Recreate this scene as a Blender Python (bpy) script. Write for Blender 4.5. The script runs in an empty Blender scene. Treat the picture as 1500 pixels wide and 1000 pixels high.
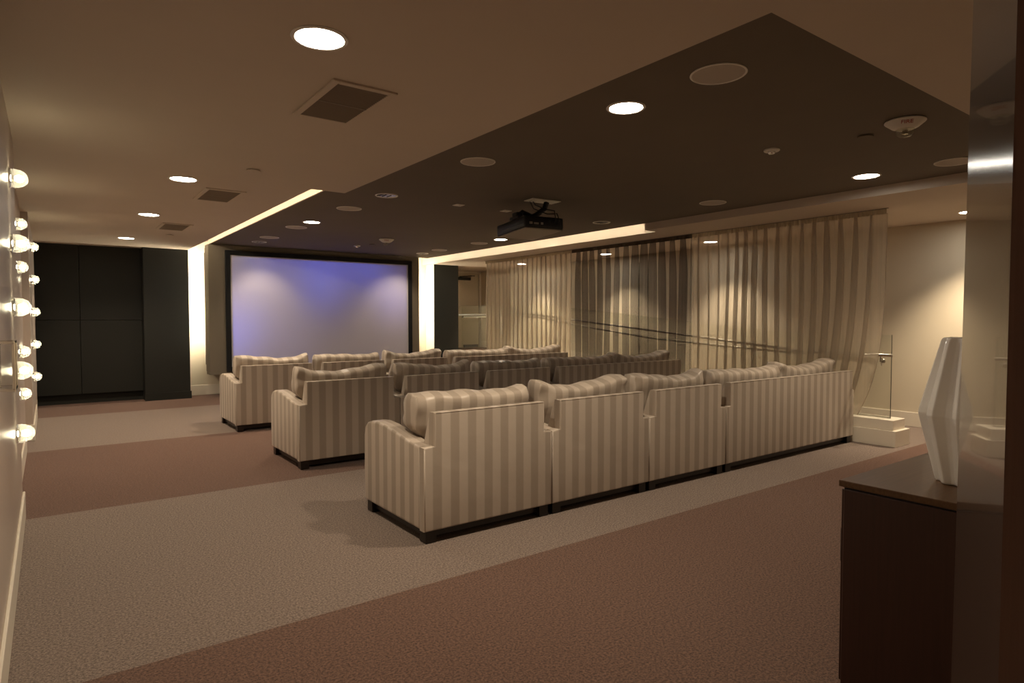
import bpy, bmesh, math, random
from mathutils import Vector, Matrix, noise
R = math.radians
random.seed(7)
scn = bpy.context.scene
COL = scn.collection

# ------------------------------------------------------------------ helpers
def link(o, parent=None):
    COL.objects.link(o)
    if parent: o.parent = parent
    return o

def tag(o, label=None, cat=None, group=None, kind=None):
    if label: o['label'] = label
    if cat: o['category'] = cat
    if group: o['group'] = group
    if kind: o['kind'] = kind
    return o

def empty(name, loc, rz=0, label=None, cat=None, group=None):
    o = bpy.data.objects.new(name, None)
    o.location = loc; o.rotation_euler = (0, 0, rz)
    o.empty_display_size = .1
    return tag(link(o), label, cat, group)

def box(bm, x0, x1, y0, y1, z0, z1, bev=0, seg=2):
    r = bmesh.ops.create_cube(bm, size=1)
    vs = r['verts']
    for v in vs:
        v.co = Vector(((x0+x1)/2+v.co.x*(x1-x0), (y0+y1)/2+v.co.y*(y1-y0), (z0+z1)/2+v.co.z*(z1-z0)))
    if bev:
        es = list({e for v in vs for e in v.link_edges})
        bmesh.ops.bevel(bm, geom=es, offset=bev, segments=seg, profile=.5, affect='EDGES')
    return bm

def prism(bm, pts, axis, a, b, bev=0, seg=2):
    """extrude the 2D outline pts along axis from a to b"""
    def P(p, t):
        return {'x': Vector((t, p[0], p[1])), 'y': Vector((p[0], t, p[1])), 'z': Vector((p[0], p[1], t))}[axis]
    v0 = [bm.verts.new(P(p, a)) for p in pts]
    v1 = [bm.verts.new(P(p, b)) for p in pts]
    n = len(pts)
    fs = [bm.faces.new(v0), bm.faces.new(v1[::-1])]
    for i in range(n):
        fs.append(bm.faces.new((v0[i], v0[(i+1) % n], v1[(i+1) % n], v1[i])))
    bmesh.ops.recalc_face_normals(bm, faces=fs)
    if bev:
        es = list(fs[0].edges)+list(fs[1].edges)
        bmesh.ops.bevel(bm, geom=es, offset=bev, segments=seg, profile=.5, affect='EDGES')
    return bm

def lathe(bm, prof, n=32, c=(0, 0, 0), M=None):
    """revolve (r, z) about z"""
    rings = []
    for r, z in prof:
        if r < 1e-5:
            rings.append([bm.verts.new((0, 0, z))])
        else:
            rings.append([bm.verts.new((r*math.cos(2*math.pi*i/n), r*math.sin(2*math.pi*i/n), z)) for i in range(n)])
    fs = []
    for a, b in zip(rings, rings[1:]):
        for i in range(n):
            j = (i+1) % n
            if len(a) == 1 and len(b) == 1: continue
            if len(a) == 1: fs.append(bm.faces.new((a[0], b[i], b[j])))
            elif len(b) == 1: fs.append(bm.faces.new((a[i], b[0], a[j])))
            else: fs.append(bm.faces.new((a[i], b[i], b[j], a[j])))
    bmesh.ops.recalc_face_normals(bm, faces=fs)
    vs = [v for r in rings for v in r]
    if M is not None: bmesh.ops.transform(bm, matrix=M, verts=vs)
    bmesh.ops.translate(bm, vec=c, verts=vs)
    return bm

def tube(bm, pts, r, n=10):
    pts = [Vector(p) for p in pts]
    rings = []
    for i, p in enumerate(pts):
        t = (pts[min(i+1, len(pts)-1)]-pts[max(i-1, 0)]).normalized()
        a = t.orthogonal().normalized() if i == 0 else (rings_a - t*rings_a.dot(t)).normalized()
        rings_a = a
        b = t.cross(a)
        rings.append([bm.verts.new(p+r*(math.cos(2*math.pi*k/n)*a+math.sin(2*math.pi*k/n)*b)) for k in range(n)])
    fs = []
    for A, B in zip(rings, rings[1:]):
        for k in range(n):
            fs.append(bm.faces.new((A[k], A[(k+1) % n], B[(k+1) % n], B[k])))
    fs.append(bm.faces.new(rings[0][::-1])); fs.append(bm.faces.new(rings[-1]))
    bmesh.ops.recalc_face_normals(bm, faces=fs)
    return bm

def obj(name, bm, mat, parent=None, smooth=False, loc=None, uv=False):
    if uv:
        L = bm.loops.layers.uv.new('UVMap')
        for f in bm.faces:
            n = f.normal
            f.normal_update(); n = f.normal
            for l in f.loops:
                co = l.vert.co
                l[L].uv = (co.y, co.z) if abs(n.x) > max(abs(n.y), abs(n.z)*.9) else (co.x, co.z)
    me = bpy.data.meshes.new(name)
    bm.to_mesh(me); bm.free()
    if smooth:
        for p in me.polygons: p.use_smooth = True
    if mat: me.materials.append(mat)
    o = bpy.data.objects.new(name, me)
    if loc: o.location = loc
    return link(o, parent)

def smooth_angle(o, ang=40):
    me = o.data
    for p in me.polygons: p.use_smooth = True
    me.set_sharp_from_angle(angle=R(ang))
    return o

def B(): return bmesh.new()

def struct(name, bm, mat, parent=None, **k):
    o = obj(name, bm, mat, parent, **k)
    if parent is None: o['kind'] = 'structure'
    return o

def copy_tree(o, parent=None, swap=None):
    c = o.copy(); COL.objects.link(c); c.parent = parent
    for ch in o.children: copy_tree(ch, c)
    return c

def put(child, parent):
    child.parent = parent

# ------------------------------------------------------------------ materials
def nodes(name):
    m = bpy.data.materials.new(name); m.use_nodes = True
    nt = m.node_tree
    for n in list(nt.nodes):
        if n.type not in ('OUTPUT_MATERIAL', 'BSDF_PRINCIPLED'): nt.nodes.remove(n)
    return m, nt, nt.nodes['Principled BSDF'], nt.nodes['Material Output']

def N(nt, t, **k):
    n = nt.nodes.new(t)
    for a, v in k.items():
        if a in n.inputs: n.inputs[a].default_value = v
        else: setattr(n, a, v)
    return n

def plain(name, col, rough=.6, metal=0, bump=0, bscale=200, vary=.0, vscale=3, coat=0, spec=.5):
    m, nt, p, out = nodes(name)
    p.inputs['Base Color'].default_value = (*col, 1)
    p.inputs['Roughness'].default_value = rough
    p.inputs['Metallic'].default_value = metal
    p.inputs['Coat Weight'].default_value = coat
    p.inputs['Specular IOR Level'].default_value = spec
    tc = N(nt, 'ShaderNodeTexCoord')
    nz = N(nt, 'ShaderNodeTexNoise', Scale=vscale, Detail=3.0)
    nt.links.new(tc.outputs['Object'], nz.inputs['Vector'])
    if vary:
        mx = N(nt, 'ShaderNodeMixRGB')
        mx.inputs[1].default_value = (*[c*(1-vary) for c in col], 1)
        mx.inputs[2].default_value = (*[min(1, c*(1+vary)) for c in col], 1)
        nt.links.new(nz.outputs['Fac'], mx.inputs[0]); nt.links.new(mx.outputs[0], p.inputs['Base Color'])
    if bump:
        nb = N(nt, 'ShaderNodeTexNoise', Scale=bscale, Detail=2.0)
        nt.links.new(tc.outputs['Object'], nb.inputs['Vector'])
        b = N(nt, 'ShaderNodeBump', Strength=bump, Distance=.01)
        nt.links.new(nb.outputs['Fac'], b.inputs['Height']); nt.links.new(b.outputs['Normal'], p.inputs['Normal'])
    return m

def emit(name, col, s):
    m, nt, p, out = nodes(name)
    p.inputs['Base Color'].default_value = (*col, 1)
    p.inputs['Emission Color'].default_value = (*col, 1)
    p.inputs['Emission Strength'].default_value = s
    return m

def wood(name, c0, c1, rough=.25, coat=0.0, scale=60, axis='z', spec=.5):
    m, nt, p, out = nodes(name)
    tc = N(nt, 'ShaderNodeTexCoord')
    mp = N(nt, 'ShaderNodeMapping')
    mp.inputs['Scale'].default_value = (scale, scale, scale*.03) if axis == 'z' else (scale*.03, scale, scale)
    nt.links.new(tc.outputs['Object'], mp.inputs['Vector'])
    nz = N(nt, 'ShaderNodeTexNoise', Scale=2.0, Detail=6.0, Roughness=.65)
    nt.links.new(mp.outputs['Vector'], nz.inputs['Vector'])
    cr = N(nt, 'ShaderNodeValToRGB')
    cr.color_ramp.elements[0].position = .35; cr.color_ramp.elements[0].color = (*c0, 1)
    cr.color_ramp.elements[1].position = .68; cr.color_ramp.elements[1].color = (*c1, 1)
    nt.links.new(nz.outputs['Fac'], cr.inputs[0]); nt.links.new(cr.outputs[0], p.inputs['Base Color'])
    b = N(nt, 'ShaderNodeBump', Strength=.08, Distance=.002)
    nt.links.new(nz.outputs['Fac'], b.inputs['Height']); nt.links.new(b.outputs['Normal'], p.inputs['Normal'])
    p.inputs['Roughness'].default_value = rough; p.inputs['Coat Weight'].default_value = coat
    p.inputs['Specular IOR Level'].default_value = spec
    return m

def carpet():
    m, nt, p, out = nodes('banded_carpet')
    tc = N(nt, 'ShaderNodeTexCoord')
    sx = N(nt, 'ShaderNodeSeparateXYZ'); nt.links.new(tc.outputs['Object'], sx.inputs[0])
    # pale band between 3.10-5.90 and 8.86-11.85
    def gt(v):
        n = N(nt, 'ShaderNodeMath', operation='GREATER_THAN'); n.inputs[1].default_value = v
        nt.links.new(sx.outputs['Y'], n.inputs[0]); return n
    g = [gt(v) for v in (3.10, 5.90, 8.86, 11.85)]
    def op(o, a, b):
        n = N(nt, 'ShaderNodeMath', operation=o)
        nt.links.new(a.outputs[0], n.inputs[0]); nt.links.new(b.outputs[0], n.inputs[1]); return n
    band = op('ADD', op('SUBTRACT', g[0], g[1]), op('SUBTRACT', g[2], g[3]))
    fine = N(nt, 'ShaderNodeTexNoise', Scale=85.0, Detail=5.0, Roughness=.85)
    nt.links.new(tc.outputs['Object'], fine.inputs['Vector'])
    big = N(nt, 'ShaderNodeTexNoise', Scale=1.6, Detail=3.0)
    nt.links.new(tc.outputs['Object'], big.inputs['Vector'])
    def ramp(c0, c1):
        cr = N(nt, 'ShaderNodeValToRGB')
        cr.color_ramp.elements[0].position = .40; cr.color_ramp.elements[0].color = (*c0, 1)
        cr.color_ramp.elements[1].position = .60; cr.color_ramp.elements[1].color = (*c1, 1)
        nt.links.new(fine.outputs['Fac'], cr.inputs[0]); return cr
    brown = ramp((.048, .026, .019), (.228, .128, .094))
    grey = ramp((.088, .066, .055), (.335, .258, .217))
    mx = N(nt, 'ShaderNodeMixRGB')
    nt.links.new(band.outputs[0], mx.inputs[0]); nt.links.new(brown.outputs[0], mx.inputs[1]); nt.links.new(grey.outputs[0], mx.inputs[2])
    wear = N(nt, 'ShaderNodeMixRGB', blend_type='MULTIPLY'); wear.inputs[0].default_value = .25
    nt.links.new(mx.outputs[0], wear.inputs[1]); nt.links.new(big.outputs['Color'], wear.inputs[2])
    hs = N(nt, 'ShaderNodeHueSaturation', Saturation=.98, Value=1.1)
    nt.links.new(mx.outputs[0], hs.inputs['Color']); nt.links.new(hs.outputs[0], p.inputs['Base Color'])
    b = N(nt, 'ShaderNodeBump', Strength=.8, Distance=.01)
    nt.links.new(fine.outputs['Fac'], b.inputs['Height']); nt.links.new(b.outputs['Normal'], p.inputs['Normal'])
    p.inputs['Roughness'].default_value = .95; p.inputs['Specular IOR Level'].default_value = .1
    p.inputs['Sheen Weight'].default_value = .15
    return m

def striped_fabric():
    m, nt, p, out = nodes('satin_stripe_fabric')
    uv = N(nt, 'ShaderNodeUVMap'); uv.uv_map = 'UVMap'
    sx = N(nt, 'ShaderNodeSeparateXYZ'); nt.links.new(uv.outputs[0], sx.inputs[0])
    mul = N(nt, 'ShaderNodeMath', operation='MULTIPLY'); mul.inputs[1].default_value = 2*math.pi/.138
    nt.links.new(sx.outputs[0], mul.inputs[0])
    sn = N(nt, 'ShaderNodeMath', operation='SINE'); nt.links.new(mul.outputs[0], sn.inputs[0])
    mr = N(nt, 'ShaderNodeMapRange'); mr.inputs['From Min'].default_value = -.22; mr.inputs['From Max'].default_value = .22
    nt.links.new(sn.outputs[0], mr.inputs['Value'])
    mx = N(nt, 'ShaderNodeMixRGB'); mx.inputs[1].default_value = (.385, .32, .26, 1); mx.inputs[2].default_value = (.525, .45, .38, 1)
    nt.links.new(mr.outputs[0], mx.inputs[0])
    tc = N(nt, 'ShaderNodeTexCoord')
    nz = N(nt, 'ShaderNodeTexNoise', Scale=3.5, Detail=2.0); nt.links.new(tc.outputs['Object'], nz.inputs['Vector'])
    m2 = N(nt, 'ShaderNodeMixRGB', blend_type='MULTIPLY'); m2.inputs[0].default_value = .05
    nt.links.new(mx.outputs[0], m2.inputs[1]); nt.links.new(nz.outputs['Fac'], m2.inputs[2])
    nt.links.new(m2.outputs[0], p.inputs['Base Color'])
    rr = N(nt, 'ShaderNodeMapRange'); rr.inputs['To Min'].default_value = .70; rr.inputs['To Max'].default_value = .36
    nt.links.new(mr.outputs[0], rr.inputs['Value']); nt.links.new(rr.outputs[0], p.inputs['Roughness'])
    weave = N(nt, 'ShaderNodeTexNoise', Scale=420.0, Detail=1.0); nt.links.new(tc.outputs['Object'], weave.inputs['Vector'])
    soft = N(nt, 'ShaderNodeTexNoise', Scale=7.0, Detail=2.0); nt.links.new(tc.outputs['Object'], soft.inputs['Vector'])
    b0 = N(nt, 'ShaderNodeBump', Strength=.12, Distance=.03); nt.links.new(soft.outputs['Fac'], b0.inputs['Height'])
    b = N(nt, 'ShaderNodeBump', Strength=.12, Distance=.002); nt.links.new(weave.outputs['Fac'], b.inputs['Height'])
    nt.links.new(b0.outputs['Normal'], b.inputs['Normal']); nt.links.new(b.outputs['Normal'], p.inputs['Normal'])
    p.inputs['Sheen Weight'].default_value = .12; p.inputs['Sheen Roughness'].default_value = .4
    p.inputs['Specular IOR Level'].default_value = .4
    return m

def sheer(name, col, a0, a1, trans=.55):
    m, nt, p, out = nodes(name)
    nt.nodes.remove(p)
    tc = N(nt, 'ShaderNodeTexCoord')
    mp = N(nt, 'ShaderNodeMapping'); mp.inputs['Scale'].default_value = (1, 16, .25)
    nt.links.new(tc.outputs['Object'], mp.inputs['Vector'])
    nz = N(nt, 'ShaderNodeTexNoise', Scale=1.0, Detail=3.0); nt.links.new(mp.outputs[0], nz.inputs['Vector'])
    mr = N(nt, 'ShaderNodeMapRange'); mr.inputs['From Min'].default_value = .35; mr.inputs['From Max'].default_value = .65
    mr.inputs['To Min'].default_value = a0; mr.inputs['To Max'].default_value = a1
    nt.links.new(nz.outputs['Fac'], mr.inputs['Value'])
    d = N(nt, 'ShaderNodeBsdfDiffuse'); d.inputs['Color'].default_value = (*col, 1)
    t = N(nt, 'ShaderNodeBsdfTranslucent'); t.inputs['Color'].default_value = (*col, 1)
    ms = N(nt, 'ShaderNodeMixShader'); ms.inputs[0].default_value = trans
    nt.links.new(d.outputs[0], ms.inputs[1]); nt.links.new(t.outputs[0], ms.inputs[2])
    tr = N(nt, 'ShaderNodeBsdfTransparent')
    mo = N(nt, 'ShaderNodeMixShader')
    nt.links.new(mr.outputs[0], mo.inputs[0]); nt.links.new(tr.outputs[0], mo.inputs[1]); nt.links.new(ms.outputs[0], mo.inputs[2])
    nt.links.new(mo.outputs[0], out.inputs['Surface'])
    return m

def glass(name, col=(.93, .97, .94), frost=0.0):
    m, nt, p, out = nodes(name)
    nt.nodes.remove(p)
    tr = N(nt, 'ShaderNodeBsdfTransparent'); tr.inputs[0].default_value = (*col, 1)
    gl = N(nt, 'ShaderNodeBsdfGlossy'); gl.inputs['Roughness'].default_value = .02
    fr = N(nt, 'ShaderNodeFresnel', IOR=1.45)
    ge = N(nt, 'ShaderNodeNewGeometry')
    inv = N(nt, 'ShaderNodeMath', operation='SUBTRACT'); inv.inputs[0].default_value = 1
    nt.links.new(ge.outputs['Backfacing'], inv.inputs[1])
    fm = N(nt, 'ShaderNodeMath', operation='MULTIPLY')      # only the outer face of a pane mirrors
    nt.links.new(fr.outputs[0], fm.inputs[0]); nt.links.new(inv.outputs[0], fm.inputs[1])
    mx = N(nt, 'ShaderNodeMixShader')
    nt.links.new(fm.outputs[0], mx.inputs[0]); nt.links.new(tr.outputs[0], mx.inputs[1]); nt.links.new(gl.outputs[0], mx.inputs[2])
    last = mx
    if frost:
        df = N(nt, 'ShaderNodeBsdfTranslucent'); df.inputs[0].default_value = (.9, .88, .8, 1)
        m2 = N(nt, 'ShaderNodeMixShader'); m2.inputs[0].default_value = frost
        nt.links.new(mx.outputs[0], m2.inputs[1]); nt.links.new(df.outputs[0], m2.inputs[2]); last = m2
    nt.links.new(last.outputs[0], out.inputs['Surface'])
    return m

WARM = (1.0, .80, .56)
M = {
 'cream': plain('cream_ceiling_paint', (.58, .49, .40), .8, vary=.03),
 'wall': plain('cream_wall_paint', (.65, .58, .455), .7, vary=.03),
 'wall_l': plain('left_wall_satin_paint', (.52, .44, .38), .34, vary=.03),
 'base': plain('white_baseboard_paint', (.74, .68, .58), .45),
 'tray': plain('dark_taupe_ceiling_paint', (.15, .12, .085), .85, vary=.06),
 'dark': plain('black_wall_fabric', (.010, .0105, .0075), .75, bump=.3, bscale=300, vary=.15, vscale=30),
 'darkwood': plain('espresso_leg_wood', (.012, .007, .005), .35),
 'panel': plain('grey_taupe_panel_paint', (.17, .145, .11), .8),
 'frame': plain('black_velvet_frame', (.004, .004, .006), .9),
 'screen': plain('matte_screen', (.62, .60, .60), .75),
 'fabric': striped_fabric(),
 'carpet': carpet(),
 'sheer': sheer('cream_sheer', (.46, .385, .30), .48, .66, .5),
 'sheer_head': sheer('cream_sheer_gathered', (.34, .28, .19), .80, .95, .4),
 'brown': sheer('brown_sheer', (.058, .040, .032), .37, .47, .4),
 'brown_head': sheer('brown_sheer_gathered', (.045, .03, .022), .93, .99, .3),
 'glass': glass('clear_glass', (.955, .965, .945)),
 'clear': glass('clear_plastic', (.97, .97, .96)),
 'fglass': glass('greenish_glass', (.95, .955, .92), .02),
 'shade': glass('dimpled_shade_glass', (.90, .90, .84), .12),
 'rail': plain('satin_rail', (.85, .82, .75), .3, .6),
 'steel': plain('brushed_steel', (.55, .53, .48), .28, 1),
 'gunmetal': plain('dark_metal', (.06, .06, .055), .4, .8),
 'chrome': plain('chrome', (.75, .73, .70), .12, 1),
 'white': plain('white_plastic', (.72, .68, .62), .45),
 'grille': plain('painted_speaker_grille', (.50, .44, .38), .8, bump=.35, bscale=500),
 'ring': plain('white_trim_ring', (.78, .74, .68), .4),
 'vent': plain('vent_dark_gap', (.03, .025, .02), .9),
 'louvre': plain('painted_louvre', (.24, .19, .14), .6),
 'black': plain('black_plastic', (.006, .006, .007), .4),
 'proj_under': plain('grey_projector_underside', (.33, .29, .23), .5),
 'lens': emit('lit_downlight_lens', (1, .93, .80), 26),
 'led': emit('led_tape', (1, .88, .64), 150),
 'led_soft': emit('led_tape_cove', (1, .88, .66), 30),
 'bulb': emit('glowing_bulb', (1, .90, .64), 26),
 'off_lens': plain('unlit_reflector', (.45, .42, .37), .2, .7),
 'wood': wood('dark_door_wood', (.030, .018, .010), (.062, .040, .025), .20, .35),
 'wood2': wood('dark_frame_wood', (.045, .018, .012), (.075, .035, .024), .25),
 'sidewood': wood('mahogany_stain', (.026, .009, .005), (.038, .013, .008), .38, scale=40),
 'sidetop': wood('mahogany_top', (.075, .036, .015), (.11, .058, .026), .36, .0, scale=40, axis='x', spec=.3),
 'ceramic': plain('white_glazed_ceramic', (.93, .92, .89), .16, coat=.4),
 'red': plain('red_lettering', (.35, .03, .02), .6),
 'crimson': plain('dark_red_paint', (.22, .02, .015), .5),
 'gasket': plain('grey_slot', (.10, .085, .06), .9),
}

# ------------------------------------------------------------------ the setting
XL, XR, YF = -.18, 9.68, 13.6
ZC, ZD, ZT = 2.8, 2.9, 3.2
bm = B(); box(bm, -.7, 9.9, -1.4, 16, -.1, 0); struct('floor', bm, M['carpet'])

bm = B()
box(bm, -.7, 2.5, -1.4, 6.3, ZC, ZT); box(bm, -.7, 2.15, 6.3, 13.9, ZC, ZT)
box(bm, 2.5, 7.08, -1.4, 1.53, ZC, ZT)
box(bm, 7.08, 9.9, -1.4, 6.3, ZC, ZT); box(bm, 7.33, 9.9, 6.3, 16, ZC, ZT)
struct('ceiling', bm, M['cream'])
bm = B(); box(bm, 2.0, 7.5, 1.4, 14, ZT, ZT+.1); struct('ceiling_upper', bm, M['cream'])
bm = B(); box(bm, 2.47, 7.08, 1.53, 12.86, ZD, ZD+.10); struct('ceiling_tray', bm, M['tray'])
bm = B(); box(bm, 2.45, 2.47, 6.32, 12.86, ZD+.002, ZD+.16); struct('trim_1', bm, M['cream'])

# left wall in three sections
bm = B(); box(bm, -.7, XL, -1.4, 5.95, 0, ZC); o = struct('wall_left', bm, M['wall_l'])
bm = B(); box(bm, -.7, -.245, 5.95, 10.35, 0, ZC); struct('wall_left', bm, M['wall_l'])
bm = B(); box(bm, -.245, -.235, 5.95, 8.95, .0, ZC); struct('wall_left', bm, M['wall_l'])
bm = B(); box(bm, -.7, -.172, 9.7, 13.9, 0, ZC); struct('wall_left', bm, M['wall_l'])
def skirting(name, x0, x1, y0, y1, h=.2, z=0):
    bm = B(); box(bm, x0, x1, y0, y1, z, z+h, .004, 1); return struct(name, bm, M['base'])
skirting('baseboard_left', XL, XL+.016, -1.3, 5.967)
skirting('baseboard_left', -.235, -.219, 5.97, 8.966)
skirting('baseboard_left', -.245, -.156, 9.684, 9.7)
skirting('baseboard_left', -.172, -.156, 9.7, 12.0)

# far wall and its pilasters
bm = B(); box(bm, -.7, 8.1, YF, YF+.3, 0, 3.25); struct('wall_far', bm, M['wall'])
skirting('baseboard_far', 2.15, 7.43, YF-.018, YF)
bm = B(); box(bm, 1.41, 2.15, 13.17, YF, 0, ZC); box(bm, 1.40, 2.165, 13.15, 13.17, 0, .14); struct('trim_2', bm, M['dark'])
bm = B(); box(bm, 7.43, 8.09, 13.20, YF, 0, ZC); struct('trim_3', bm, M['wall'])
bm = B(); box(bm, 7.432, 8.10, 13.18, 13.20, 0, ZC); struct('trim_4', bm, M['dark'])
bm = B(); box(bm, -.2, 1.41, 13.52, YF, 0, .17); struct('baseboard_far_dark', bm, M['dark'])
xs = (-.172, .46, 1.41)
txt = {(0, 0): 'lower dark wall panel in the far left corner', (1, 0): 'lower dark wall panel beside the far dark pilaster',
       (0, 1): 'upper dark wall panel in the far left corner', (1, 1): 'upper dark wall panel beside the far dark pilaster'}
for i in (0, 1):
    for j, (z0, z1) in enumerate(((.17, 1.475), (1.48, ZC))):
        bm = B(); box(bm, xs[i]+.003, xs[i+1]-.003, 13.45, YF-.002, z0, z1, .004, 1)
        tag(obj('wall_panel', bm, M['dark']), txt[(i, j)], 'wall panel', 'dark panels on the far wall')

# right wall, corridor end, near walls
bm = B(); box(bm, XR, XR+.2, -1.4, 16, 0, 3.0); struct('wall_right', bm, M['wall'])
skirting('baseboard_right', XR-.016, XR, .6, 4.6)
bm = B(); box(bm, 8.1, 9.9, 14.6, 14.8, 0, 3.0); struct('wall_corridor_end', bm, M['wall'])
bm = B(); box(bm, 1.9, 9.68, .4, .6, 0, ZC); struct('wall_front', bm, M['wall'])
bm = B(); box(bm, 1.9, 2.1, -.1, .4, 0, ZC); struct('wall_front', bm, M['wall'])
bm = B(); box(bm, .34, 1.9, -.15, .02, 0, ZC); struct('wall_front', bm, M['wall'])
bm = B(); box(bm, -.2, 1.9, -1.4, -1.25, 0, ZC); struct('wall_back', bm, M['wall'])
bm = B(); box(bm, 1.9, 2.1, -1.25, -.1, 0, ZC); struct('wall_back', bm, M['wall'])

# ramp, landing and stepped kerb behind the curtains
bm = B()
prism(bm, [(4.0, 0.002), (12.2, .72), (14.6, .72), (14.6, .002)], 'x', 8.29, XR)
struct('ramp', bm, M['carpet'])
bm = B()
box(bm, 7.9, 8.29, 3.19, 13.1, 0, .19, .004, 1)
box(bm, 7.93, 8.25, 3.23, 13.1, .19, .31, .004, 1)
prism(bm, [(4.0, .19), (13.1, .72), (13.1, .19)], 'x', 8.06, 8.25)
struct('trim_5', bm, M['base'])
bm = B(); prism(bm, [(4.6, .0), (12.2, .72), (14.6, .72), (14.6, .9), (12.2, .9), (4.6, .2)], 'x', XR-.016, XR); struct('baseboard_right', bm, M['base'])

# ------------------------------------------------------------------ screen wall
bm = B(); box(bm, 2.43, 6.83, 12.82, 13.12, .45, 2.895); pan = struct('screen_wall', bm, M['panel'])
bm = B(); box(bm, 2.44, 2.452, 13.16, 13.18, 1.0, 2.85); obj('led_strip', bm, M['led'], pan)
bm = B(); box(bm, 6.81, 6.822, 13.16, 13.18, 1.0, 2.85); obj('led_strip', bm, M['led'], pan)
bm = B(); box(bm, 2.5, 2.6, 13.12, YF, .6, 2.8); box(bm, 6.6, 6.7, 13.12, YF, .6, 2.8); box(bm, 2.43, 2.46, 13.12, 13.16, .5, 2.85); box(bm, 6.80, 6.83, 13.12, 13.16, .5, 2.85)
obj('mounting_batten', bm, M['panel'], pan)
sx0, sx1, sz0, sz1 = 2.80, 6.54, .585, 2.712
sc = empty('projection_screen', ((sx0+sx1)/2, 12.8, sz0), 0, 'large pale projection screen with a black frame, glowing faint blue on the far wall', 'projection screen')
cx = (sx0+sx1)/2
bm = B()
f = .085
for a in ((sx0-f-cx, sx0-cx, -f, sz1-sz0+f), (sx1-cx, sx1+f-cx, -f, sz1-sz0+f), (sx0-cx, sx1-cx, -f, 0), (sx0-cx, sx1-cx, sz1-sz0, sz1-sz0+f)):
    box(bm, a[0], a[1], -.045, .018, a[2], a[3], .004, 1)
obj('screen_frame', bm, M['frame'], sc)
bm = B(); box(bm, sx0-cx, sx1-cx, -.012, .01, 0, sz1-sz0); obj('screen_surface', bm, M['screen'], sc)

# cove lighting tape, hidden in the slots either side of the dark ceiling
bm = B(); box(bm, 2.152, 2.162, 6.4, 13.0, 2.96, 2.972); tag(obj('led_tape', bm, M['led_soft']), 'warm light tape inside the left ceiling slot', 'light strip')
bm = B(); box(bm, 7.082, 7.090, 6.4, 12.9, 2.925, 2.935); tag(obj('led_tape', bm, M['led_soft']), 'warm light tape inside the right ceiling slot', 'light strip')

# ------------------------------------------------------------------ seating
def arm_mesh(x0, x1):
    bm = B()
    # outline in (y, z): back to front
    pts = [(-.425, .088), (.465, .088), (.485, .105), (.492, .35), (.487, .60), (.470, .665), (.43, .702), (.36, .722), (.25, .732), (.12, .724), (-.02, .706), (-.18, .680), (-.30, .664), (-.425, .652)]
    prism(bm, pts, 'x', x0, x1, .022, 3)
    return bm

def pillow(w_top, w_bot, h, t, z0, y0, x0, seed, tilt=R(11), nx=34, nz=16):
    """a soft back cushion: bulging faces, pinched sides, a sagging top edge"""
    bm = B()
    rnd = random.Random(seed)
    k1, k2, ph = rnd.uniform(.8, 1.2), rnd.uniform(.6, 1.3), rnd.uniform(0, 6)
    front, back = [], []
    def sup(a, n): return max(0, 1-abs(a)**n)**(1/n)
    grid = {}
    for side in (-1, 1):
        for i in range(nx+1):
            for j in range(nz+1):
                u = math.sin((i/nx-.5)*math.pi)**1 if False else (i/nx*2-1)
                v = j/nz*2-1
                u = math.copysign(1-(1-abs(u))**1.6, u); v = math.copysign(1-(1-abs(v))**1.6, v)
                edge = i in (0, nx) or j in (0, nz)
                th = .5*t*(.58+.42*(sup(u, 3)*sup(v, 2.4))**.7)
                th *= 1-.10*max(abs(u), abs(v))**14
                zz = (v+1)/2*h
                s = min(1, max(0, (zz-.14)/.12)); s = s*s*(3-2*s)
                hw = .5*(w_bot+(w_top-w_bot)*s)
                # rounded corners
                hw *= 1-.035*abs(v)**10
                x = u*hw
                z = zz*(1-.02*abs(u)**12)
                top = max(0, v)**2
                z += top*(.050*k1*(abs(u)**2.5)-.022 + .016*k2*math.sin(u*3.1+ph)+.006*math.sin(u*11+ph))
                y = side*th
                nn = noise.noise(Vector((x*5+seed, z*5, side*3)))*.014 + noise.noise(Vector((x*14+seed, z*6, side*7)))*.006
                if not edge: y += nn*side
                # creases running in from the side seams
                y += -side*.010*math.exp(-((1-abs(u))/.16)**2)*math.sin(z*38+ph)*(0 if edge else 1)
                # tilt backwards about the bottom
                yy = y*math.cos(tilt)-z*math.sin(tilt); z2 = z*math.cos(tilt)+y*math.sin(tilt)*.6
                grid[(side, i, j)] = bm.verts.new((x0+x, y0+yy, z0+z2))
    for side in (-1, 1):
        for i in range(nx):
            for j in range(nz):
                q = [grid[(side, i, j)], grid[(side, i+1, j)], grid[(side, i+1, j+1)], grid[(side, i, j+1)]]
                if side == 1: q.reverse()
                try: bm.faces.new(q)
                except ValueError: pass
    ring = [(i, 0) for i in range(nx)]+[(nx, j) for j in range(nz)]+[(i, nz) for i in range(nx, 0, -1)]+[(0, j) for j in range(nz, 0, -1)]
    # gusset round the edge, slightly bulged
    mid = []
    for (i, j) in ring:
        a, b_ = grid[(-1, i, j)].co, grid[(1, i, j)].co
        c = (a+b_)/2; out = Vector((c.x-x0, 0, c.z-(z0+h/2)))
        out.x = math.copysign(.010, out.x) if i in (0, nx) else 0
        out.z = math.copysign(.010, out.z) if j in (0, nz) else 0
        mid.append(bm.verts.new(c+Vector((out.x, 0, out.z))))
    for k in range(len(ring)):
        k2 = (k+1) % len(ring)
        for sd in (-1, 1):
            try: bm.faces.new((grid[(sd, *ring[k])], grid[(sd, *ring[k2])], mid[k2], mid[k]))
            except ValueError: pass
    bmesh.ops.recalc_face_normals(bm, faces=bm.faces[:])
    return bm

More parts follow.
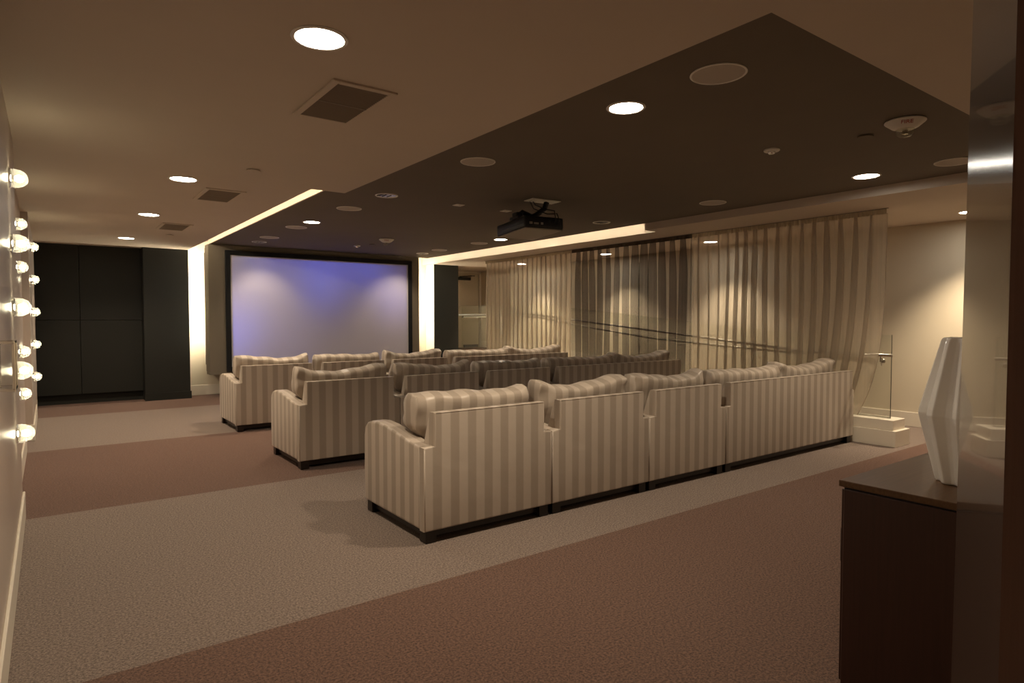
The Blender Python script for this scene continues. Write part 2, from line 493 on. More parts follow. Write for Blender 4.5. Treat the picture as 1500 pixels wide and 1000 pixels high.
def seat_cushion(x0, x1):
    bm = B(); box(bm, x0, x1, -.22, .475, .285, .50)
    bmesh.ops.subdivide_edges(bm, edges=bm.edges[:], cuts=7, use_grid_fill=True)
    for v in bm.verts:
        u = (v.co.x-(x0+x1)/2)/((x1-x0)/2); w = (v.co.y-.1275)/.3475
        if v.co.z > .45: v.co.z += .03*(1-u*u)*(1-w*w)-.03*max(abs(u), abs(w))**8
        v.co.x = (x0+x1)/2 + (v.co.x-(x0+x1)/2)*(1-.02*(1 if v.co.z > .49 else 0))
    return bm

def seat_unit(name, w, n, il, ir, seed):
    root = empty(name, (0, 0, 0))
    h = w/2
    ar = .13
    # backrest: full width below, set in above the arms
    bm = B()
    prism(bm, [(-h, .088), (h, .088), (h, .648), (h-ir, .655), (h-ir, .877), (-h+il, .877), (-h+il, .655), (-h, .648)], 'y', -.492, -.415, .013, 3)
    pts = [(-.45, .60), (-.45, .872), (-.425, .874), (-.412, .866), (-.335, .655), (-.33, .60)]
    prism(bm, pts, 'x', -h+il+.001, h-ir-.001, .010, 2)
    smooth_angle(obj('backrest', bm, M['fabric'], root, uv=True), 50)
    back = root.children[0]
    bm = B(); tube(bm, [(-h+il+.012, -.489, .874), (0, -.489, .874), (h-ir-.012, -.489, .874)], .004, 6)
    tube(bm, [(-h+.003, -.489, .10), (-h+.003, -.489, .64)], .003, 6)
    tube(bm, [(h-.003, -.489, .10), (h-.003, -.489, .64)], .003, 6)
    obj('piping', bm, M['fabric'], back, smooth=True, uv=True)
    for a, b in ((-h, -h+ar), (h-ar, h)):
        smooth_angle(obj('arm', arm_mesh(a, b), M['fabric'], root, uv=True), 50)
    bm = B(); box(bm, -h+ar, h-ar, -.385, .46, .088, .285, .01, 2)
    smooth_angle(obj('seat_base', bm, M['fabric'], root, uv=True))
    iw = (w-2*ar)/n
    for k in range(n):
        a = -h+ar+k*iw
        smooth_angle(obj('seat_cushion', seat_cushion(a+.004, a+iw-.004), M['fabric'], root, uv=True), 50)
    full = w-il-ir-.0
    cw = full/n
    for k in range(n):
        c = -h+il+(k+.5)*cw
        if n == 1: wt, wb, xc = cw+.05, w-2*ar-.02, c
        else:
            wt = cw+.015; wb = iw-.01; xc = c
        o = obj('back_cushion', pillow(wt, wb, .465, .25, .515, -.105, xc, seed+k*3), M['fabric'], root, smooth=True, uv=True)
    bm = B(); box(bm, -h+.05, h-.05, -.43, .43, .03, .089); obj('base_rail', bm, M['darkwood'], root)
    for sx in (-1, 1):
        for sy in (-1, 1):
            a, c = sorted((sx*(h-.012), sx*(h-.11))); d, e = sorted((sy*.478, sy*.38))
            bm = B(); prism(bm, [(a+.008, d+.008), (c-.008, d+.008), (c-.008, e-.008), (a+.008, e-.008)], 'z', 0, .088, .006, 1)
            obj('leg', bm, M['darkwood'], root)
    return root

WID, PITCH, X0 = 1.094, 1.10, 1.97
rows = [(3.64+.49, 'front'), (6.20+.49, 'middle'), (8.80+.49, 'back')]
where = {'front': 'nearest row', 'middle': 'middle row', 'back': 'row closest to the screen'}
chairs = [seat_unit('armchair', WID, 1, .078, .070, 3), seat_unit('armchair', WID, 1, .078, .070, 11), seat_unit('armchair', WID, 1, .078, .070, 19)]
LW = 7.835-5.275
love0 = seat_unit('loveseat', LW, 2, .07, .03, 31)
desc = ['striped beige armchair at the aisle end of the %s', 'striped beige armchair second from the aisle in the %s', 'striped beige armchair beside the loveseat in the %s']
for ri, (yc, nm) in enumerate(rows):
    for ci in range(3):
        src = chairs[(ci+ri) % 3]
        o = src if ri == 0 else copy_tree(src)
        o.location = (X0+WID/2+ci*PITCH, yc, 0)
        tag(o, desc[ci] % where[nm], 'armchair', 'striped home theatre armchairs')
    o = love0 if ri == 0 else copy_tree(love0)
    o.location = ((5.275+7.835)/2, yc, 0)
    tag(o, 'striped beige two-cushion loveseat by the curtain in the %s' % where[nm], 'loveseat', 'striped loveseats at the curtain end')

# ------------------------------------------------------------------ curtains
def curtain(name, y0, y1, x, lam, A, Bq, mat, head, label, seed, mv=.28, ztop=2.795, zbot=.33, tie=False):
    rnd = random.Random(seed)
    n = int((y1-y0)/lam*18)
    zs = [ztop-.055, ztop-.12, ztop-.22, 2.4, 2.2, 2.0, 1.8, 1.6, 1.4, 1.2, 1.05, .9, .75, .6, .48, .36]
    zs[-1] = zbot
    bm = B(); cols = []
    phs = [rnd.uniform(0, 6.28) for _ in range(6)]
    def path(t, z):
        g = min(1, max(0, (ztop-z)/.5)); amp = .74+.26*g
        w = 2*math.pi*t/lam + 1.0*math.sin(2.1*t+phs[0]) + .55*math.sin(5.3*t+phs[1]) + .25*math.sin(1.2*z+7*t+phs[4])
        m = .92+mv*math.sin(3.7*t+phs[2])*math.sin(1.3*t+phs[5])
        xx = x + A*amp*m*math.cos(w)
        yy = t + Bq*amp*m*math.sin(w+.3) + .012*g*math.sin(1.7*z+4*t+phs[3])
        if tie:
            # the free end swings in and lands bunched on the kerb
            e = max(0, 1-(t-y0)/1.15)
            k = max(0, (1.75-z)/1.45)
            yy += e**.8*(.10*k+.24*k**3)
            zz = z + (.0 if z > .5 else 0)
        return xx, min(max(yy, y0+.006), y1-.006) if not (tie and t < y0+.9) else yy
    for i in range(n+1):
        t = y0+(y1-y0)*i/n
        cols.append([bm.verts.new((*path(t, z), z)) for z in zs])
    for a, b in zip(cols, cols[1:]):
        for k in range(len(zs)-1): bm.faces.new((a[k], b[k], b[k+1], a[k+1]))
    o = obj(name, bm, mat, None, smooth=True)
    tag(o, label, 'curtain')
    bm = B(); cols = []
    m2 = int((y1-y0)/.012)
    for i in range(m2+1):
        t = y0+(y1-y0)*i/m2
        xx = x+.010*math.sin(t*2*math.pi/.045+1.5*math.sin(9*t))
        cols.append([bm.verts.new((xx+dx, t, z)) for z, dx in ((ztop, 0), (ztop-.03, .004*math.sin(70*t)), (ztop-.06, 0))])
    for a, b in zip(cols, cols[1:]):
        for k in range(2): bm.faces.new((a[k], b[k], b[k+1], a[k+1]))
    obj('curtain_heading', bm, head, o, smooth=True)
    return o
CX = 7.95
curtain('curtain', 8.86, 11.75, CX, .145, .035, .065, M['sheer'], M['sheer_head'], 'cream sheer curtain nearest the screen, left of the brown curtain', 1)
curtain('curtain', 6.13, 8.86, CX, .195, .040, .150, M['brown'], M['brown_head'], 'dark brown sheer curtain hanging between the two cream ones', 2, mv=.15)
curtain('curtain', 3.36, 6.13, CX, .165, .036, .080, M['sheer'], M['sheer_head'], 'cream sheer curtain nearest the camera, its free end falling on the white kerb', 3, tie=True)
bm = B(); box(bm, CX-.012, CX+.012, 3.34, 11.78, 2.796, 2.8); struct('trim_6', bm, M['gasket'])

# ------------------------------------------------------------------ glass guards and handrails
def rail_z(y): return 1.068 if y < 4.35 else min(1.60, 1.068+(y-4.35)*.0905)
g = empty('glass_balustrade', (8.09, 3.82, .31), 0, 'short clear glass guard panel standing on the end of the white kerb', 'glass balustrade')
bm = B(); box(bm, -.006, .006, -.49, .49, .0, 1.0); obj('glass_pane', bm, M['glass'], g)
bm = B(); box(bm, -.0065, .0065, -.494, -.49, .0, 1.0); obj('polished_edge', bm, M['gunmetal'], g)
bm = B(); box(bm, -.02, .02, -.49, .49, .0, .016); obj('base_channel', bm, M['steel'], g)
bm = B(); tube(bm, [(-.075, -.53, .757), (-.075, .49, .757)], .017, 14); rl = obj('handrail', bm, M['steel'], g, smooth=True)
bm = B(); tube(bm, [(-.075, -.40, .745), (-.075, -.40, .70), (-.05, -.40, .685), (-.006, -.40, .685)], .008, 8)
lathe(bm, [(0, 0), (.030, 0), (.030, .022), (.024, .030), (0, .030)], 20, M=Matrix.Translation((-.006, -.40, .685)) @ Matrix.Rotation(-math.pi/2, 4, 'Y'))
box(bm, -.055, -.045, -.406, -.394, .63, .69)
smooth_angle(obj('rail_bracket', bm, M['steel'], g))
# the guard up the ramp
g = empty('glass_balustrade', (8.11, 4.36, .3), 0, 'long glass guard with steel handrail rising along the ramp behind the curtains', 'glass balustrade')
ys = [4.36, 5.8, 7.25, 8.7, 10.15, 11.6, 13.05]
for a, b in zip(ys, ys[1:]):
    za, zb = rail_z(a), rail_z(b-.012)
    bm = B(); prism(bm, [(a-4.36, max(0, za-1.10)), (b-.012-4.36, max(0, zb-1.10)), (b-.012-4.36, zb+.22-.3), (a-4.36, za+.22-.3)], 'x', -.006, .006)
    obj('glass_pane', bm, M['fglass'], g)
bm = B(); tube(bm, [(-.07, y-4.36, rail_z(y)-.3) for y in (4.38, 5.5, 7, 8.5, 10.2, 11.5, 13.05)], .017, 14); obj('handrail', bm, M['rail'], g, smooth=True)
for y in (5.1, 6.5, 7.9, 9.4, 10.9, 12.3):
    bm = B(); tube(bm, [(-.07, y-4.36, rail_z(y)-.32), (-.07, y-4.36, rail_z(y)-.37), (-.006, y-4.36, rail_z(y)-.37)], .009, 8); obj('rail_bracket', bm, M['steel'], g)
bm = B(); tube(bm, [(.07, y-4.36, rail_z(y)-.3-d_) for y, d_ in ((4.38, .045), (5.5, .09), (7, .14), (8.5, .12), (10.2, .06), (11.5, .05), (13.05, .05))], .016, 14); obj('lower_handrail', bm, M['rail'], g, smooth=True)
for y in (5.1, 6.5, 7.9, 9.4, 10.9, 12.3):
    bm = B(); tube(bm, [(.07, y-4.36, rail_z(y)-.48), (.006, y-4.36, rail_z(y)-.48)], .009, 8); obj('rail_bracket', bm, M['steel'], g)
# guard across the landing
g = empty('glass_balustrade', (8.9, 13.35, .72), 0, 'greenish glass guard with dark rail across the far landing', 'glass balustrade')
bm = B(); box(bm, -.78, .72, -.006, .006, .0, 1.10); obj('glass_pane', bm, M['fglass'], g)
bm = B(); tube(bm, [(-.78, -.06, .885), (.72, -.06, .885)], .02, 12); obj('handrail', bm, M['darkwood'], g, smooth=True)
for x in (-.6, .6):
    bm = B(); tube(bm, [(x, -.06, .87), (x, -.06, .82), (x, -.006, .82)], .009, 8); obj('rail_bracket', bm, M['gunmetal'], g)

# door at the corridor end with a closer
d = struct('door_2', box(B(), 8.72, 9.6, 14.55, 14.598, .722, 2.72, .004, 1), M['wall'])
bm = B(); box(bm, 8.62, 8.70, 14.53, 14.6, .72, 2.79); box(bm, 9.615, 9.675, 14.53, 14.6, .72, 2.79); box(bm, 8.62, 9.675, 14.53, 14.6, 2.74, 2.795); struct('trim_7', bm, M['base'])
bm = B(); box(bm, 8.9, 9.3, 14.47, 14.55, 2.55, 2.63, .008, 2); cl = obj('door_closer', bm, M['gunmetal'], d)
bm = B(); tube(bm, [(8.95, 14.5, 2.64), (9.2, 14.3, 2.66), (9.45, 14.52, 2.68)], .012, 8); obj('closer_arm', bm, M['gunmetal'], cl)
bm = B(); box(bm, 9.1, 9.55, 14.5, 14.55, .73, .80); obj('kick_plate', bm, M['gunmetal'], d)

# ------------------------------------------------------------------ ceiling fixtures
def spot(parent, loc, energy, size=120, blend=.55, col=WARM, rot=(0, 0, 0), rad=.06):
    l = bpy.data.lights.new('lamp', 'SPOT'); l.energy = energy; l.color = col
    l.spot_size = R(size); l.spot_blend = blend; l.shadow_soft_size = rad
    o = bpy.data.objects.new('lamp', l); o.location = loc; o.rotation_euler = rot
    return link(o, parent)

def downlight_mesh():
    ring = B(); lathe(ring, [(.105, 0.0), (.128, 0.0), (.130, -.004), (.126, -.008), (.112, -.008), (.106, -.002)], 40)
    lens = B(); lathe(lens, [(0, -.003), (.06, -.0035), (.106, -.002), (.106, .0), (0, 0)], 40)
    return ring, lens
first = {}
def downlight(x, y, z, label, energy, size=130, lit=True, aim=None, blend=.8):
    key = 'lit' if lit else 'off'
    if key not in first:
        r, l = downlight_mesh()
        root = empty('downlight', (0, 0, 0))
        smooth_angle(obj('trim_ring', r, M['ring'], root))
        if lit: smooth_angle(obj('lens', l, M['lens'], root))
        else:
            l.free(); l = B()
            lathe(l, [(.106, -.002), (.085, -.003), (.06, -.0045), (.045, -.004), (.03, -.0055), (0, -.006)], 40)
            smooth_angle(obj('reflector', l, M['off_lens'], root))
            bm = B()
            for k in range(3):
                box(bm, -.09+k*.06, -.085+k*.06, -.06, .06, -.010, -.004)
            box(bm, -.105, -.06, -.05, .05, -.0055, -.0035)
            obj('baffle', bm, M['vent'], root)
        first[key] = root; o = root
    else: o = copy_tree(first[key])
    for c in list(o.children):
        if c.type == 'LIGHT': bpy.data.objects.remove(c)
    o.location = (x, y, z)
    tag(o, label, 'downlight', 'recessed ceiling downlights')
    lamps.append((o, energy, size, aim, blend))
    return o
lamps = []
E0 = 60
EC = 140
for y, t in ((2.906, 'lit round downlight in the left ceiling, nearest the camera above the vent'), (6.545, 'lit round downlight in the left ceiling, second from the camera'),
             (9.016, 'lit round downlight in the left ceiling, third from the camera'), (11.845, 'lit round downlight in the left ceiling, nearest the dark far wall')):
    downlight(1.04, y, ZC, t, E0)
downlight(1.04, -.74, ZC, 'added unseen downlight continuing the left ceiling row above the doorway', E0)  # out of view; added to brighten the vase, door leaf and near floor
downlight(3.11, 2.94, ZD, 'lit round downlight in the dark ceiling above the aisle armchair of the nearest row', E0)
downlight(6.48, 2.93, ZD, 'lit round downlight in the dark ceiling right of the projector, near the right edge', E0)
downlight(3.10, 9.07, ZD, 'lit round downlight in the dark ceiling near the left slot', E0)
downlight(6.45, 9.07, ZD, 'lit round downlight in the dark ceiling just left under the projector', E0)
downlight(9.03, 2.866, ZC, 'lit round downlight in the corridor ceiling beside the dark door edge', EC, 100)
downlight(9.02, 6.578, ZC, 'lit round downlight in the corridor ceiling glowing through the near cream curtain', EC, 100)
downlight(9.02, 9.05, ZC, 'lit round downlight in the corridor ceiling behind the brown curtain', EC, 100)
downlight(9.02, 11.85, ZC, 'lit round downlight in the corridor ceiling behind the far cream curtain', EC, 100)
downlight(3.12, 6.618, ZD, 'unlit angled downlight with bright ring on the left of the dark ceiling', 0, lit=False)
downlight(6.49, 6.60, ZD, 'unlit angled downlight on the right of the dark ceiling beside the projector', 0, lit=False)
downlight(3.12, 11.95, ZD, 'angled downlight aimed at the left half of the screen', 22, 78, lit=False, aim=(3.45, 12.8, 1.35), blend=.8)
downlight(6.47, 11.98, ZD, 'angled downlight aimed at the right half of the screen', 22, 78, lit=False, aim=(6.1, 12.8, 1.35), blend=.8)
for o, e, size, aim, blend in lamps:
    if e <= 0: continue
    rot = (0, 0, 0)
    if aim:
        dv = Vector(aim)-(o.location+Vector((0, 0, -.03))); rot = dv.to_track_quat('-Z', 'Y').to_euler()
    spot(o, (0, 0, -.03), e, size, blend, rot=rot)

sp0 = None
def speaker(x, y, z, label):
    global sp0
    if sp0 is None:
        sp0 = o = empty('ceiling_speaker', (0, 0, 0))
        bm = B(); lathe(bm, [(.145, 0), (.156, 0), (.158, -.005), (.154, -.008), (.147, -.008), (.145, -.004)], 40); smooth_angle(obj('trim_ring', bm, M['ring'], o))
        bm = B(); lathe(bm, [(0, -.007), (.08, -.0065), (.146, -.004), (.146, 0), (0, 0)], 40); smooth_angle(obj('grille', bm, M['grille'], o))
    else: o = copy_tree(sp0)
    o.location = (x, y, z); tag(o, label, 'ceiling speaker', 'round speakers in the dark ceiling')
for x, y, t in ((3.11, 2.227, 'large round speaker cover nearest the camera in the dark ceiling'), (3.11, 4.72, 'round speaker cover left of centre beyond the lit downlight'),
                (3.10, 7.67, 'round speaker cover beside the left slot, nearest the unlit ring light'), (3.08, 9.71, 'round speaker cover just beyond the small lit downlight on the left'),
                (3.09, 11.19, 'round speaker cover at the far left just above the screen'), (6.52, 2.198, 'round speaker cover at the right cut off by the dark door'),
                (6.47, 4.69, 'round speaker cover above the near cream curtain'), (6.446, 9.746, 'round speaker cover beside the right slot, below the projector'),
                (6.43, 11.19, 'round speaker cover at the far right end near the screen')):
    speaker(x, y, ZD, t)

def vent(x, y, label):
    o = empty('air_vent', (x, y, ZC), 0, label, 'air vent', 'louvred vents in the left ceiling')
    w, l = .19, .36
    bm = B()
    for a in ((-w, -w+.04, -l, l), (w-.04, w, -l, l), (-w+.04, w-.04, -l, -l+.04), (-w+.04, w-.04, l-.04, l)):
        box(bm, a[0], a[1], a[2], a[3], -.012, 0, .002, 1)
    obj('vent_frame', bm, M['cream'], o)
    bm = B(); box(bm, -w+.04, w-.04, -l+.04, l-.04, -.0015, 0); obj('duct_opening', bm, M['vent'], o)
    bm = B()
    for k in range(26):
        yy = -l+.05+k*(2*l-.1)/25
        prism(bm, [(yy+.006, -.0105), (yy+.008, -.0105), (yy-.001, -.002), (yy-.003, -.002)], 'x', -w+.04, w-.04)
    box(bm, -w+.04, w-.04, -.008, .008, -.011, -.002)
    obj('louvres', bm, M['louvre'], o)
vent(1.46, 3.70, 'large louvred air vent in the left ceiling nearest the camera')
vent(1.475, 7.19, 'louvred air vent in the left ceiling, middle one of three')
vent(1.46, 10.0, 'louvred air vent in the left ceiling nearest the far dark wall')

def disc(name, x, y, z, r, h, mat, label, cat, group):
    o = empty(name, (x, y, z), 0, label, cat, group)
    bm = B(); lathe(bm, [(r*.55, .004), (r*.55, -h*.5)], 28); obj('collar', bm, M['vent'], o)
    bm = B(); lathe(bm, [(0, -h*.4), (r, -h*.4), (r, -h*.8), (r*.97, -h), (0, -h)], 28); smooth_angle(obj('cover_plate', bm, mat, o))
for x, y, z, t in ((1.47, 5.79, ZC, 'flush sprinkler cover in the left ceiling between two downlights'), (1.54, 10.97, ZC, 'flush sprinkler cover in the left ceiling beyond the farthest vent'),
                   (5.06, 2.30, ZD, 'dark flush sprinkler cover in the dark ceiling beside the fire alarm'), (4.92, 11.07, ZD, 'dark flush sprinkler cover in the dark ceiling near the screen')):
    disc('ceiling_sprinkler_cover', x, y, z, .055, .014, M['cream'] if z == ZC else M['tray'], t, 'sprinkler cover', 'flush sprinkler covers')

def detector(x, y, label):
    o = empty('smoke_detector', (x, y, ZD), 0, label, 'smoke detector', 'small round ceiling detectors')
    bm = B(); lathe(bm, [(0, .003), (.062, .003), (.064, -.010), (.056, -.016), (.04, -.018), (0, -.018)], 28); smooth_angle(obj('base_plate', bm, M['white'], o))
    bm = B(); lathe(bm, [(.030, -.017), (.030, -.026), (.022, -.036), (0, -.038)], 20); smooth_angle(obj('sensor', bm, M['chrome'], o))
detector(4.85, 2.948, 'small white round detector in the dark ceiling below the fire alarm')
detector(4.78, 11.45, 'small white round detector in the dark ceiling just above the screen')

def fire_alarm(x, y, label, rz):
    o = empty('ceiling_fire_alarm', (x, y, ZD), rz, label, 'fire alarm', 'white ceiling fire strobes')
    bm = B(); lathe(bm, [(0, .003), (.112, .003), (.128, -.006), (.130, -.012), (.122, -.020), (.085, -.050), (.055, -.064), (0, -.066)], 36); smooth_angle(obj('housing', bm, M['white'], o))
    bm = B()
    lathe(bm, [(.058, -.052), (.058, -.072), (.052, -.098), (.032, -.116), (0, -.121)], 24); smooth_angle(obj('strobe_lens', bm, M['shade'], o))
    bm = B(); lathe(bm, [(0, -.066), (.018, -.066), (.018, -.096), (0, -.10)], 14); obj('strobe_tube', bm, M['chrome'], o)
    cu = bpy.data.curves.new('fire_lettering', 'FONT'); cu.body = 'FIRE'; cu.size = .042; cu.extrude = .0006; cu.align_x = 'CENTER'; cu.align_y = 'CENTER'
    tmp = bpy.data.objects.new('tmp_text', cu); COL.objects.link(tmp)
    bpy.context.view_layer.update()
    me = bpy.data.meshes.new_from_object(tmp.evaluated_get(bpy.context.evaluated_depsgraph_get()))
    bpy.data.objects.remove(tmp); me.name = 'lettering'
    me.materials.clear(); me.materials.append(M['red'])
    t = bpy.data.objects.new('lettering', me)
    a = math.atan2(.030, .037)
    t.location = (0, -.1045, -.0362); t.rotation_euler = (math.pi/2+math.pi/2-a, 0, 0)
    # lettering lies on the sloping rim, read from the aisle
    t.rotation_euler = (math.pi-a, 0, 0)
    link(t, o)
    return o
fire_alarm(4.9, 1.96, 'white round ceiling fire alarm reading FIRE near the dark door', R(-62))
fire_alarm(4.81, 10.216, 'white round ceiling fire alarm far away above the screen', R(-25))

for x, y, t in ((4.09, 6.641, 'small white square plate in the dark ceiling, farther left of the projector'), (4.80, 6.632, 'small white square plate in the dark ceiling just left of the projector')):
    o = empty('ceiling_plate', (x, y, ZD), R(0), t, 'ceiling plate', 'small square plates in the dark ceiling')
    bm = B(); box(bm, -.058, .058, -.058, .058, -.008, 0, .003, 1); obj('plate', bm, M['ring'], o)
    bm = B(); lathe(bm, [(0, -.013), (.022, -.012), (.024, -.008)], 18); obj('jack', bm, M['white'], o)

# ------------------------------------------------------------------ projector
pm = empty('projector_mount', (4.75, 5.82, ZD), R(-5), 'black ceiling bracket with white plate carrying the projector', 'projector mount')
bm = B(); box(bm, -.20, .20, -.10, .10, -.010, 0, .003, 1); obj('ceiling_plate', bm, M['ring'], pm)
bm = B(); tube(bm, [(.06, 0, -.01), (.04, .02, -.09), (-.06, .05, -.17), (-.13, .07, -.205)], .034, 12); smooth_angle(obj('pole', bm, M['black'], pm))
bm = B(); box(bm, -.34, -.0, .0, .20, -.235, -.20, .006, 1); tube(bm, [(-.30, .1, -.20), (-.22, .1, -.14), (-.08, .1, -.18)], .03, 8); box(bm, -.33, -.24, .05, .16, -.20, -.15, .01, 1)
obj('cradle', bm, M['black'], pm)
pj = empty('projector', (4.63, 5.92, 2.505), R(-9), 'black projector hanging under the dark ceiling, pointing at the screen', 'projector')
pj.rotation_euler = (R(-2.5), 0, R(-9))
bm = B(); box(bm, -.255, .255, -.36, .36, .012, .145, .02, 3)
smooth_angle(obj('casing', bm, M['black'], pj))
bm = B(); box(bm, -.245, .245, -.35, .35, .0, .013, .004, 1); obj('underside', bm, M['proj_under'], pj)
bm = B()
for k in range(9): box(bm, .05+k*.018, .058+k*.018, -.366, -.359, .04, .11)
obj('rear_vents', bm, M['gunmetal'], pj)
bm = B(); box(bm, -.20, -.16, -.366, -.359, .05, .075); box(bm, -.14, -.08, -.366, -.359, .05, .07); box(bm, -.05, -.02, -.366, -.359, .05, .075); obj('sockets', bm, M['steel'], pj)
bm = B(); lathe(bm, [(.055, 0), (.055, .03), (.045, .035), (.04, .02), (0, .012)], 24, M=Matrix.Translation((0, .358, .08)) @ Matrix.Rotation(-math.pi/2, 4, 'X')); obj('lens', bm, M['clear'], pj)
bm = B(); box(bm, -.2585, -.254, -.33, .33, .03, .036); box(bm, -.2585, -.254, -.33, .33, .048, .054); obj('side_grooves', bm, M['gunmetal'], pj)
bm = B()
tube(bm, [(.10, -.362, .08), (.10, -.44, .09), (.11, -.40, .21), (.06, -.25, .26), (.03, -.10, .33), (.03, -.05, .385)], .006, 8)
tube(bm, [(.16, -.362, .08), (.16, -.42, .10), (.17, -.36, .19), (.12, -.22, .21), (.02, -.08, .29), (.0, -.03, .385)], .006, 8)
cab = obj('projector_cable', bm, M['black'], pj, smooth=True)
# its idle picture: a faint blue wash on the screen
l = bpy.data.lights.new('lamp', 'SPOT'); l.energy = 380; l.color = (.10, .16, 1.0); l.spot_size = R(44); l.spot_blend = .1; l.shadow_soft_size = .01
l.use_nodes = True
nt = l.node_tree; em = nt.nodes['Emission']
ge = N(nt, 'ShaderNodeNewGeometry'); sp = N(nt, 'ShaderNodeSeparateXYZ'); nt.links.new(ge.outputs['Incoming'], sp.inputs[0])
def mth(o, a, b):
    n = N(nt, 'ShaderNodeMath', operation=o)
    for i, q in enumerate((a, b)):
        if o == 'EXPONENT' and i: continue
        if isinstance(q, (int, float)): n.inputs[i].default_value = q
        else: nt.links.new(q, n.inputs[i])
    return n.outputs[0]
rx, rz = mth('DIVIDE', sp.outputs['X'], sp.outputs['Y']), mth('DIVIDE', sp.outputs['Z'], sp.outputs['Y'])
tot = 0.10
for bx, bz, br, bs in ((2.85, 1.50, .75, 1.0), (2.75, 1.05, .5, .6), (3.4, 2.66, .5, .5), (4.5, 2.62, .75, .9), (5.6, 2.66, .55, .8), (4.6, 2.0, .6, .35), (6.25, 1.95, .55, .7), (4.0, 1.0, .5, .15)):
    ux, uz = mth('SUBTRACT', rx, (bx-4.66)/6.46), mth('SUBTRACT', rz, (bz-2.56)/6.46)
    r2 = mth('ADD', mth('MULTIPLY', ux, ux), mth('MULTIPLY', uz, uz))
    tot = mth('ADD', mth('MULTIPLY', mth('EXPONENT', mth('MULTIPLY', r2, -1/(br/6.46)**2), 0), bs), tot)
# the picture stops at the screen's edges
for v, lo_, hi_ in ((rx, (2.83-4.66)/6.46, (6.51-4.66)/6.46), (rz, (.60-2.56)/6.46, (2.69-2.56)/6.46)):
    tot = mth('MULTIPLY', tot, mth('MULTIPLY', mth('GREATER_THAN', v, lo_), mth('LESS_THAN', v, hi_)))
nt.links.new(tot, em.inputs['Strength'])
lo = bpy.data.objects.new('lamp', l); link(lo)
lo.location = (4.66, 6.34, 2.56)
lo.rotation_euler = (Vector((4.67, 12.8, 1.65))-lo.location).to_track_quat('-Z', 'Y').to_euler()

# ------------------------------------------------------------------ round wall lights
sc0 = None
spots = []
for sec, x, y, zs in (('nearest wall section', XL, 5.10, (2.39, 1.98, 1.575, 1.17, .765)), ('middle wall section', -.235, 7.55, (2.395, 1.99, 1.59, 1.19, .79)), ('farthest wall section', -.172, 10.05, (2.41, 2.0, 1.59, 1.175, .765))):
    for z, w in zip(zs, ('topmost', 'second from top', 'middle', 'second from bottom', 'lowest')):
        if sc0 is None:
            sc0 = o = empty('wall_light', (0, 0, 0))
            RY = Matrix.Rotation(math.pi/2, 4, 'Y')
            bm = B(); lathe(bm, [(.0, 0), (.062, 0), (.062, .008), (.050, .014), (.022, .016), (.022, .03), (0, .03)], 28, M=RY); smooth_angle(obj('backplate', bm, M['chrome'], o))
            bm = B(); lathe(bm, [(.058, .012), (.059, .03), (.055, .055), (.044, .078), (.028, .092), (.012, .098), (0, .099)], 28, M=RY); smooth_angle(obj('glass_shade', bm, M['shade'], o))
            bm = B(); lathe(bm, [(0, .028), (.014, .030), (.022, .046), (.022, .060), (.015, .074), (0, .078)], 20, M=RY); smooth_angle(obj('bulb', bm, M['bulb'], o))
        else: o = copy_tree(sc0)
        o.location = (x, y, z)
        tag(o, 'glowing round glass wall light, %s of five on the %s' % (w, sec), 'wall light', 'round wall lights on the left wall')

# clear guard box on the near left wall
cbx = empty('guard_box', (XL, 3.48, 1.30), 0, 'clear rectangular guard box with metal edges on the near left wall, at the photo edge', 'guard box')
bm = B()
for a in ((.002, .062, -.10, -.096, -.10, .10), (.002, .062, .096, .10, -.10, .10), (.058, .062, -.10, .10, -.10, .10), (.002, .062, -.10, .10, .096, .10), (.002, .062, -.10, .10, -.10, -.096)): box(bm, *a)
obj('clear_cover', bm, M['clear'], cbx)
bm = B()
for y in (-.10, .10):
    for z in (-.10, .10): box(bm, -.003, .064, y-.006, y+.006, z-.006, z+.006, .002, 1)
for z in (-.10, .10): box(bm, .054, .066, -.10, .10, z-.006, z+.006, .002, 1)
for y in (-.10, .10): box(bm, .054, .066, y-.006, y+.006, -.10, .10, .002, 1)
obj('metal_edging', bm, M['chrome'], cbx)
bm = B()
for k in range(22):
    lathe(bm, [(0, -.004), (.003, -.0028), (.004, 0), (.003, .0028), (0, .004)], 8, c=(.014, -.075, -.088+k*.0085))
smooth_angle(obj('bead_chain', bm, M['chrome'], cbx))

# ------------------------------------------------------------------ sideboard and vase
sb = empty('sideboard', (2.562, 1.242, 0), 0, 'dark mahogany sideboard in the right foreground with the white vase on it', 'sideboard')
L, D, H = 1.6, .62, .85
bm = B(); box(bm, .004, L-.004, -D, -.018, 0, H-.034, .003, 1); obj('carcass', bm, M['sidewood'], sb)
bm = B(); box(bm, 0, L, -D, 0, H-.026, H, .003, 2); obj('top', bm, M['sidetop'], sb)
bm = B(); box(bm, .016, L-.016, -D, -.016, H-.036, H-.024); obj('shadow_gap', bm, M['darkwood'], sb)
for k in range(3):
    a = .02+k*(L-.04)/3
    bm = B(); box(bm, a+.003, a+(L-.04)/3-.003, -.018, -.002, .02, H-.04, .002, 1); dd = obj('door', bm, M['sidewood'], sb)
    bm = B(); box(bm, a+.03, a+.045, -.002, .014, .5, .64, .003, 1); obj('handle', bm, M['gunmetal'], dd)

